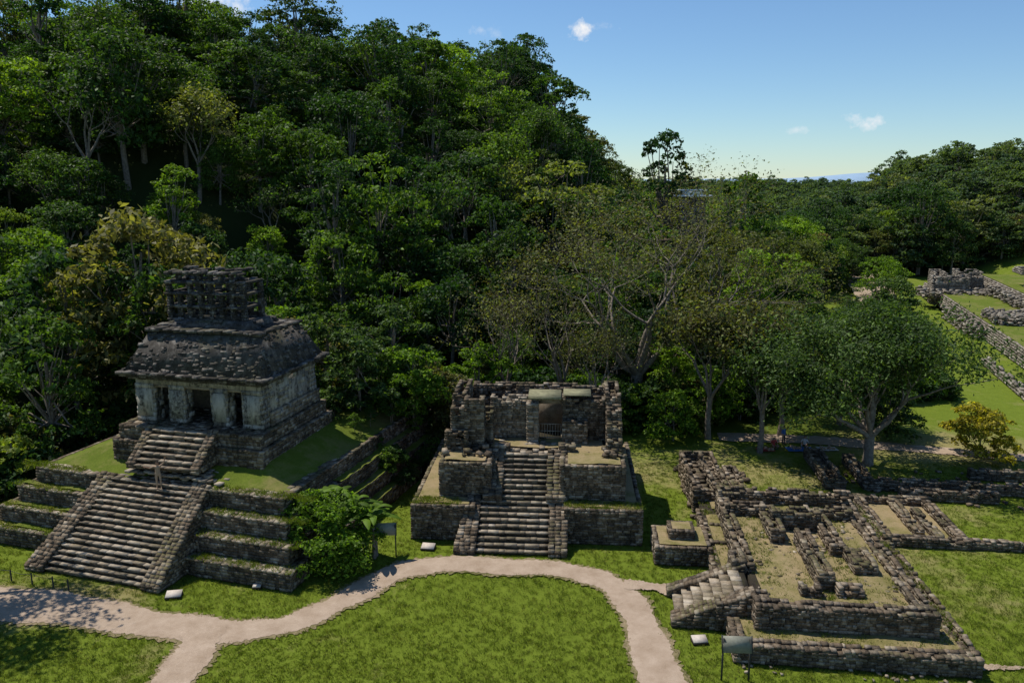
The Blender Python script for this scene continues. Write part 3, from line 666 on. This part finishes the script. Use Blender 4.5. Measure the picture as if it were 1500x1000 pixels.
def place(bm,name,x,y,z=0,s=1.,rz=0.,sz=1.):
    b,ms=bm[0],bm[1]; o=b.obj(name,ms); o.location=(x,y,z); o.scale=(s,s,s*sz); o.rotation_euler=(0,0,rz); return o
place(rec_tree(5,5.5,6.8,.58,6,M_LEAFOL,13500,.15,.5,up=.10,kids=(2,3),fork=7,dec=.76,spread=(.5,1.1)),'large_spreading_tree',11.8,73,0,1.0,math.pi*.85,.84)
place(rec_tree(41,4,3.6,.24,5,M_LEAFOL,1400,.14,.4,up=.25,fork=5,kids=(2,3)),'bare_tree',4.5,69.5,0,1.0)
place(rec_tree(42,4,3.4,.24,5,M_LEAFOL,1800,.14,.4,up=.25,fork=5,kids=(2,3)),'bare_tree',-.5,71,0,1.0)
place(rec_tree(43,4,3.2,.24,5,M_LEAFOL,2500,.14,.4,up=.25,fork=5,kids=(2,3)),'bare_tree',7.5,66.5,0,.85)
place(rec_tree(9,2.6,3.4,.34,5,M_LEAFDK,36000,.15,.55,up=.10,kids=(2,3),fork=8,dec=.76,aspect=.4,spread=(.4,1.15)),'broadleaf_tree',28,59.6,0,1.08)
place(rec_tree(12,4.0,2.6,.2,4,M_LEAFDK,8000,.16,.45,up=.3,fork=5),'slender_tree',20.4,62.5,0,1.0)
place(rec_tree(13,3.5,2.6,.2,4,M_LEAFOL,7500,.16,.45,up=.3,fork=5),'slender_tree',17.0,66,0,1.2)
place(rec_tree(14,3.0,2.8,.2,4,M_LEAFOL,8500,.17,.5,up=.2,fork=5),'slender_tree',23.5,67,0,1.1)
place(rec_tree(15,3.0,2.8,.2,4,M_LEAFDK,10500,.17,.5,up=.2,fork=5),'slender_tree',30,70,0,1.1)
place(rec_tree(33,7,4.4,.34,4,M_LEAFDK,6000,.2,.6,up=.25,fork=4),'shade_tree',-32.5,41.0,0,1.)
def bt(seed,h,R,nb,nl,ls,lm,gap=0,fb=.75): return blob_tree(seed,h,R,nb+8,int(nl*1.4),ls,lm,gap,fb,low=.1)
place(bt(61,7.5,3.0,11,6000,.15,M_LEAFOL),'leafy_tree',-7.5,64)
place(bt(62,8,3.4,11,6000,.17,M_LEAFBR),'leafy_tree',-3.0,69)
place(bt(63,6,3.2,10,6000,.16,M_LEAFBR),'leafy_tree',17.5,69.5)
place(bt(64,4.6,2.6,9,4500,.15,M_LEAFBR),'leafy_tree',13.8,65.5)
place(bt(65,4.2,3.0,8,5500,.14,M_LEAFYL),'yellow_shrub',37.8,61.5)
place(bt(75,5,3.2,8,4500,.16,M_LEAFDK),'leafy_tree',33,67)
for i,(lx,ly,zz,h,R,mt) in enumerate(((-4.6,17.0,5.0,6.0,2.7,M_LEAFDK),(-1.6,20.0,3.6,6.5,2.9,M_LEAFBR),(-8.5,19.5,5.0,7.5,3.2,M_LEAFDK),(.8,23.5,.0,7.0,3.0,M_LEAFOL),(-13,20,5.,7.5,3.3,M_LEAFBR),(-4.0,22,5.0,8.0,3.2,M_LEAFDK))):
    q=SP.w(lx,ly,0); place(bt(120+i,h,R,10,5200,.16,mt),'leafy_tree',q[0],q[1],zz)
place(bt(66,9,4.2,12,5000,.2,M_LEAFBR),'leafy_tree',66,180)
place(bt(67,14,6,12,5000,.24,M_LEAFBR),'leafy_tree',62,172)
place(bt(68,12,6,14,6000,.26,M_LEAFOL),'leafy_tree',96,198)
place(bt(69,13,6,14,6000,.26,M_LEAFDK),'leafy_tree',106,192)
place(bt(70,14,7,14,6000,.26,M_LEAFDK),'leafy_tree',118,196)
place(bt(71,15,7,14,6000,.26,M_LEAFOL),'leafy_tree',126,190)
place(bt(72,7,4.5,12,5000,.2,M_LEAFDK),'leafy_tree',61,126)
place(bt(73,8,5,12,5000,.2,M_LEAFBR),'leafy_tree',70,150)
sb=bpy.data.collections.new('shrub_kinds')
for i in range(4):
    b,ms=blob_tree(80+i,2.4,1.6,9,1700,.14,M_LEAF,.1,.8,low=.05); o=b.obj('shrub_kind_%d'%i,ms,link=False); sb.objects.link(o)
n=900; xx=rg.uniform(-62,46,n); yf=np.interp(xx,YFX,YFY); yy=yf+rg.uniform(-3.0,7,n); zz=height(xx,yy)-.1
sc=rg.uniform(.6,1.9,n)*np.where(xx>18,.7,1)
n2=60; lx=rg.uniform(-7,.6,n2); ly=rg.uniform(13.5,23,n2); q=SP.w(lx,ly,0)
zl=np.where(lx<-2.1,5.0,np.where(lx<-1.2,3.2,np.where(lx<-.5,2.1,1.0)))
xx=np.concatenate([xx,q[:,0]]);yy=np.concatenate([yy,q[:,1]]);zz=np.concatenate([zz,zl]);sc=np.concatenate([sc,rg.uniform(.25,.7,n2)]); n=len(xx)
scatter('undergrowth_shrubs',sb,np.stack([xx,yy,zz],-1),np.stack([0*xx,0*xx,rg.uniform(0,6.28,n)],-1),np.stack([sc]*3,-1),rg.randint(0,4,n))
b,ms=blob_tree(91,4.3,3.0,24,17000,.115,M_LEAFBR,0,.85,low=.05); o=b.obj('leafy_bush',ms); o.location=(-10.9,42.9,-.1); o.scale=(1.08,.9,1)
def banana(name,x,y,h,seed):
    rng=np.random.RandomState(seed); b=B()
    for s_ in range(3):
        bx,by=rng.uniform(-.5,.5,2); hh=h*rng.uniform(.5,.7)
        b.tube([(bx,by,0),(bx,by,hh*.5),(bx,by,hh)],[.13,.1,.06],1)
        for k in range(8):
            th=rng.uniform(0,6.28); L=rng.uniform(1.1,1.8); w=.22; el=rng.uniform(.6,1.35); pts=[]
            for t in np.linspace(0,1,8):
                r=L*t*math.cos(el)+L*.25*t*t; z=hh+L*t*math.sin(el)-L*.7*t*t
                ww=w*math.sin(math.pi*min(1,t*.93+.06))**.6
                c=np.array([bx+r*math.cos(th),by+r*math.sin(th),z]); s=np.array([-math.sin(th),math.cos(th),0])
                pts+= [c-s*ww+[0,0,-.08],c,c+s*ww+[0,0,-.08]]
            f=[]
            for q in range(7):
                for j in range(2): f.append([q*3+j,q*3+j+1,q*3+j+4,q*3+j+3])
            b.add(pts,f,rng.uniform(.2,.8),0)
    o=b.obj(name,[M_LEAFBR,M_BARK]); o.location=(x,y,0)
banana('banana_plant',-9.0,43.8,5.0,1); banana('banana_plant',-8.1,44.2,4.2,2); banana('banana_plant',-10.4,44.6,5.8,3)
gc=bpy.data.collections.new('tuft_kinds')
M_TUFT=leaf_mat('grass_blades',[(0,(.095,.135,.012)),(.7,(.14,.185,.018)),(1,(.22,.21,.05))],.35,True)
for i in range(3):
    rng=np.random.RandomState(i); b=B()
    for k in range(16):
        p=np.array([*rng.uniform(-.14,.14,2),0]); d=np.array([*rng.uniform(-.07,.07,2),rng.uniform(.05,.10)]); w=np.array([*rng.uniform(-.012,.012,2),0])
        b.add([p-w,p+w,p+w*.3+d,p-w*.3+d],[[0,1,2,3]],rng.rand(),0)
    o=b.obj('tuft_%d'%i,[M_TUFT],link=False); gc.objects.link(o)
n=70000; Yt=25+35*rg.rand(n)**1.3; Xt=rg.uniform(-.72,.72,n)*(Yt+4)
pp=np.concatenate([catmull(PA,6),catmull(PB,6)]); keep=np.ones(n,bool)
for q in pp: keep&=((Xt-q[0])**2+(Yt-q[1])**2)>(q[2]/2-.02+rg.uniform(-.12,.2,n))**2
Xt,Yt=Xt[keep],Yt[keep]; n=len(Xt); sc=rg.uniform(.5,1.3,n)
scatter('grass',gc,np.stack([Xt,Yt,np.full(n,-.02)],-1),np.stack([0*Xt,0*Xt,rg.uniform(0,6.28,n)],-1),np.stack([sc]*3,-1),rg.randint(0,3,n))
n=2600; lx=rg.uniform(-21,0,n); k=rg.randint(0,4,n); ly=.8*k+rg.uniform(.05,.8,n); q1=SP.w(lx,ly,(k+1)*TZ/4+.02)
ok=(lx<-16.2)|(lx>-6.6); q1=q1[ok]
n=900; q2=G.w(rg.uniform(.1,14.2,n),rg.uniform(.1,1.2,n),2.32); q2=q2[(rg.rand(n)<.9)]; lxx=(q2[:,0]-G.o[0]); q2=q2[(lxx<3)|(lxx>9.6)]
n=2600; q3=R_.w(rg.uniform(.3,10.8,n),rg.uniform(.6,18,n),.82); lr=(q3[:,:2]-R_.o)@R_.ex; q3[:,2]=np.where((lr>1.9)&(lr<8.8)&(((q3[:,:2]-R_.o)@R_.ey)>2.3),1.64,.82)
qq=np.concatenate([q1,q2,q3]); n=len(qq); sc=rg.uniform(.6,1.8,n)
scatter('wall_weeds',gc,qq,np.stack([np.zeros(n),np.zeros(n),rg.uniform(0,6.28,n)],-1),np.stack([sc]*3,-1),rg.randint(0,3,n))

# ---------------------------------------------------------------- signs, slabs, fence
M_POST=plain('sign_post_metal',(.05,.05,.045)); M_PANEL=plain('sign_panel',(.22,.22,.17),.5)
def sign(x,y,deg):
    e=empty('information_sign'); F=Fr(x,y,deg); b=B()
    for sx in (-.6,.6): boxf(b,F,sx-.035,sx+.035,-.035,.035,0,2.05)
    b.obj('posts',[M_POST],parent=e); b=B()
    b.boxes(F.w(0,-.03,1.78)[None],[[1.3,.04,.72]],F.a,-.35,0,0,.5); b.obj('panel',[M_PANEL],parent=e)
    b=B()
    for s in (-.66,.66): b.boxes(F.w(s,-.03,1.78)[None],[[.04,.07,.78]],F.a,-.35,0,0,.5)
    b.obj('panel_frame',[M_POST],parent=e)
sign(10.0,32.0,-3); sign(-7.5,43.9,4)
M_SLAB=plain('pale_slab',(.5,.44,.37))
for (x,y,a,s) in ((-18.2,39.3,10,1.),(-5.1,45.0,-8,1.),(9.1,35.0,5,.9),(-14.0,40.2,0,.55)):
    e=Fr(x,y,a); b=B(); boxf(b,e,-.42*s,.42*s,-.3*s,.3*s,0,.1,1)
    b.boxes(e.w(0,0,.17)[None],[[.8*s,.56*s,.05]],e.a,.2,0,0,.6); b.obj('stone_plaque',[M_SLAB,M_DARK])
e=empty('rope_fence'); b=B()
fp=[(-29.5,41.6),(-28,41.0),(-26.6,40.6),(-25.2,40.2),(-24.2,39.9)]
for (x,y) in fp: b.tube([(x,y,0),(x,y,.7)],[.04,.035],0)
for (p,q) in zip(fp[:-1],fp[1:]): b.tube([(p[0],p[1],.62),((p[0]+q[0])/2,(p[1]+q[1])/2,.52),(q[0],q[1],.62)],[.015]*3,0,4)
b.obj('posts_and_rope',[M_POST],parent=e)

# ---------------------------------------------------------------- people
M_SKIN=plain('skin',(.38,.22,.14)); M_HAIR=plain('hair',(.03,.02,.015))
def person(x,y,z,yaw,shirt,pants,arms='up',sit=False,s=1.):
    J={'pel':(0,0,.95),'che':(0,0,1.25),'nk':(0,0,1.47),'hd':(0,-.01,1.6),'ht':(0,0,1.72),
       'sl':(.17,0,1.42),'sr':(-.17,0,1.42),'hl':(.1,0,.9),'hr':(-.1,0,.9),'kl':(.12,-.03,.5),'kr':(-.1,-.02,.5),'al':(.13,.02,.08),'ar':(-.11,.02,.08),'tl':(.15,-.16,.03),'tr':(-.13,-.16,.03)}
    if arms=='up': J.update(el=(.36,-.04,1.58),wl=(.44,-.06,1.83),er=(-.40,-.04,1.34),wr=(-.62,-.05,1.42))
    else: J.update(el=(.24,.03,1.14),wl=(.25,-.07,.9),er=(-.24,.03,1.14),wr=(-.25,-.06,.9))
    if sit:
        for k in J: J[k]=(J[k][0],J[k][1],J[k][2]-.78)
        J.update(kl=(.22,-.42,.28),kr=(-.22,-.42,.28),al=(.12,-.45,.07),ar=(-.12,-.5,.07),tl=(.02,-.55,.05),tr=(-.02,-.6,.05),wl=(.2,-.3,.3),wr=(-.2,-.3,.3),el=(.27,-.05,.42),er=(-.27,-.05,.42))
    rad={'pel':(.15,.11),'che':(.16,.11),'nk':(.055,.055),'hd':(.085,.1),'ht':(.07,.08),'sl':(.065,.065),'sr':(.065,.065),'hl':(.09,.09),'hr':(.09,.09),'kl':(.06,.06),'kr':(.06,.06),'al':(.042,.042),'ar':(.042,.042),'tl':(.035,.03),'tr':(.035,.03),'el':(.042,.042),'er':(.042,.042),'wl':(.028,.028),'wr':(.028,.028)}
    names=list(J); E=[('pel','che'),('che','nk'),('nk','hd'),('hd','ht'),('che','sl'),('che','sr'),('sl','el'),('el','wl'),('sr','er'),('er','wr'),('pel','hl'),('pel','hr'),('hl','kl'),('hr','kr'),('kl','al'),('kr','ar'),('al','tl'),('ar','tr')]
    me=bpy.data.meshes.new('body'); me.from_pydata([J[k] for k in names],[(names.index(a),names.index(c)) for a,c in E],[])
    o=bpy.data.objects.new('tmp',me); C.objects.link(o); sk=o.modifiers.new('s','SKIN'); ss=o.modifiers.new('u','SUBSURF'); ss.levels=1; ss.render_levels=1
    for i,k in enumerate(names): me.skin_vertices[0].data[i].radius=rad[k]; me.skin_vertices[0].data[i].use_root=(k=='pel')
    dg=bpy.context.evaluated_depsgraph_get(); ev=o.evaluated_get(dg); m2=bpy.data.meshes.new_from_object(ev); bpy.data.objects.remove(o)
    for mm in (shirt,pants,M_SKIN,M_HAIR): m2.materials.append(mm)
    hip=J['pel'][2]; nk=J['nk'][2]
    for p in m2.polygons:
        c=p.center; p.use_smooth=True
        dw=min((Vector(c)-Vector(J['wl'])).length,(Vector(c)-Vector(J['wr'])).length)
        if c.z>nk+.0 and abs(c.x)<.13: mi=3 if (c.z>nk+.2 or c.y>.03) else 2
        elif dw<.2: mi=2
        elif c.z<hip-.0 and (not sit or c.y<-.08 or c.z<.12): mi=1
        else: mi=0
        p.material_index=mi
    par=empty('person'); body=bpy.data.objects.new('body',m2); C.objects.link(body); body.parent=par
    b=B()
    for side,(w_,e_) in (('l',('wl','el')),('r',('wr','er'))):
        w=np.array(J[w_]); d=w-np.array(J[e_]); d/=np.linalg.norm(d); t=np.cross(d,[0,1,.1]); t/=np.linalg.norm(t)
        b.tube([w-d*.01,w+d*.04,w+d*.09],[.026,.036,.03],0,8)
        for k,L in enumerate((.065,.078,.072,.055)):
            p=w+d*.08+t*(k-1.5)*.019; b.tube([p,p+d*L*.6,p+d*L+np.array([0,-.02,0])],[.009,.0085,.006],0,5)
        p=w+d*.03+t*.03; b.tube([p,p+d*.03+t*.025,p+d*.06+t*.03],[.011,.01,.007],0,5)
    h=b.obj('hands',[M_SKIN],True,par)
    b=B(); hd=np.array(J['hd']); b.tube([hd+[0,-.085,.03],hd+[0,-.115,-.005],hd+[0,-.09,-.015]],[.008,.014,.01],0,5)
    for sx in (-1,1): b.tube([hd+[sx*.085,0,.02],hd+[sx*.1,.01,0],hd+[sx*.085,0,-.03]],[.01,.016,.008],0,5)
    b.obj('nose_and_ears',[M_SKIN],True,par)
    b=B()
    for sx in (-1,1): b.boxes([hd+np.array([sx*.032,-.09,.025])],[[.02,.012,.01]])
    b.boxes([hd+np.array([0,-.09,-.045])],[[.04,.012,.008]]); b.obj('eyes_and_mouth',[M_HAIR],parent=par)
    par.location=(x,y,z); par.rotation_euler=(0,0,yaw); par.scale=(s,s,s)
cw=plain('white_cotton',(.6,.55,.5)); cb=plain('blue_cloth',(.06,.14,.35)); ck=plain('dark_cloth',(.04,.04,.05)); ct=plain('tan_cloth',(.4,.27,.18)); cr=plain('red_cloth',(.4,.06,.05))
q=SP.w(-10.1,2.2,0); person(q[0],q[1],3.96,.3,ct,ct,'up')
person(22.9,64.2,0,.6,cb,ck,'down'); person(24.6,63.9,0,-.5,cw,ck,'down',True); person(21.9,63.6,0,.2,cr,ck,'down',True)
q=P_.w(16,52.5,0); person(q[0],q[1],4.25,1,cw,cb,'down'); q=P_.w(20,52.5,0); person(q[0],q[1],4.25,2,cb,ck,'down')
def cloth(x,y,w,d,mat):
    b=B(); n=8; X,Y=np.meshgrid(np.linspace(-w/2,w/2,n),np.linspace(-d/2,d/2,n)); Z=.07+RS.uniform(0,.03,X.shape); i=np.arange(n-1)[:,None]*n+np.arange(n-1)[None]
    b.add(np.stack([X+x,Y+y,Z],-1).reshape(-1,3),np.stack([i,i+1,i+1+n,i+n],-1).reshape(-1,4),.5,0)
    k=14; b.boxes(np.stack([x+RS.uniform(-w*.4,w*.4,k),y+RS.uniform(-d*.4,d*.4,k),np.full(k,.15)],-1),RS.uniform(.08,.22,(k,3)),RS.uniform(0,3,k),0,.01,1)
    b.obj('market_blanket',[mat,ct],True)
cloth(23.9,63.0,2.2,1.1,cb); cloth(26.2,63.1,1.6,1.0,cw); cloth(21.0,62.9,1.4,.9,cr)

# ---------------------------------------------------------------- far mountains
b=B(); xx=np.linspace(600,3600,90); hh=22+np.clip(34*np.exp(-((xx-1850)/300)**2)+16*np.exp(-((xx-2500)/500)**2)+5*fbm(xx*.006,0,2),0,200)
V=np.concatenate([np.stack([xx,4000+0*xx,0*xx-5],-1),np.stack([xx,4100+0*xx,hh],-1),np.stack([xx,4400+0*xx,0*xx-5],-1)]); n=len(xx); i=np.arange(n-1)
b.add(V,np.concatenate([np.stack([i,i+1,i+1+n,i+n],-1),np.stack([i+n,i+1+n,i+1+2*n,i+2*n],-1)]),.5,0); b.obj('distant_mountains',[plain('blue_haze_hills',(.27,.38,.50),.9,.1,.01)],True)  # distance haze painted into the base colour as pale blue

# ---------------------------------------------------------------- light
az=math.atan2(-.80,.60); el=math.radians(62)
w=bpy.data.worlds.new('World'); scene.world=w; w.use_nodes=True; nt=w.node_tree; nt.nodes.clear()
sky=nt.nodes.new('ShaderNodeTexSky'); sky.sky_type='NISHITA'; sky.sun_disc=False; sky.sun_elevation=el; sky.sun_rotation=az%(2*math.pi); sky.air_density=1.0; sky.dust_density=.0; sky.ozone_density=1.0; sky.altitude=0
tcn=nt.nodes.new('ShaderNodeTexCoord'); g_=tcn.outputs['Generated']
col=mixc(nt,1.,sky.outputs[0],(.72,.92,1.12),'MULTIPLY')
def clouddir(u,v):
    th=math.radians(11.5); x_=(u-750)/1167; y_=(500-v)/1167; d=Vector((x_,math.cos(th)+y_*math.sin(th),-math.sin(th)+y_*math.cos(th))); return d.normalized()
nz=nt.nodes.new('ShaderNodeTexNoise'); nz.inputs['Scale'].default_value=45; nz.inputs['Detail'].default_value=8; nz.inputs['Roughness'].default_value=.62; nt.links.new(g_,nz.inputs['Vector'])
for (u,v,rw,rh,amt) in ((285,2,.055,.016,.9),(848,47,.015,.009,1.),(1275,176,.018,.007,.8),(705,45,.02,.008,.35),(885,40,.016,.005,.3),(1168,190,.01,.004,.4)):
    d=clouddir(u,v)
    sub=nt.nodes.new('ShaderNodeVectorMath'); sub.operation='SUBTRACT'; nt.links.new(g_,sub.inputs[0]); sub.inputs[1].default_value=d
    mul=nt.nodes.new('ShaderNodeVectorMath'); mul.operation='MULTIPLY'; nt.links.new(sub.outputs[0],mul.inputs[0]); mul.inputs[1].default_value=(1/rw,1/rw,1/rh)
    ln=nt.nodes.new('ShaderNodeVectorMath'); ln.operation='LENGTH'; nt.links.new(mul.outputs[0],ln.inputs[0])
    v1=math_(nt,'SUBTRACT',1.15,ln.outputs['Value']); v2=math_(nt,'ADD',v1,math_(nt,'MULTIPLY',math_(nt,'SUBTRACT',nz.outputs[0],.52),5.))
    mr=nt.nodes.new('ShaderNodeMapRange'); nt.links.new(v2,mr.inputs[0]); mr.inputs[1].default_value=0; mr.inputs[2].default_value=1.2; mr.inputs[4].default_value=amt
    col=mixc(nt,mr.outputs[0],col,(8.6,8.7,8.9))
bg=nt.nodes.new('ShaderNodeBackground'); bg.inputs[1].default_value=.105; nt.links.new(col,bg.inputs[0]); wo=nt.nodes.new('ShaderNodeOutputWorld'); nt.links.new(bg.outputs[0],wo.inputs[0])
sl=bpy.data.lights.new('sun','SUN'); sl.energy=5.0; sl.angle=math.radians(.53); sl.color=(1,.95,.87); so=bpy.data.objects.new('sun',sl); C.objects.link(so)
sd=Vector((math.sin(az)*math.cos(el),math.cos(az)*math.cos(el),math.sin(el))); so.rotation_euler=sd.to_track_quat('Z','Y').to_euler(); so.location=(0,0,80)

cam=bpy.data.cameras.new('camera'); cam.lens=28; cam.sensor_width=36; cam.clip_end=20000; cam.clip_start=.5
co=bpy.data.objects.new('camera',cam); C.objects.link(co); co.location=(0,0,22); co.rotation_euler=(math.radians(90-11.5),0,0); scene.camera=co
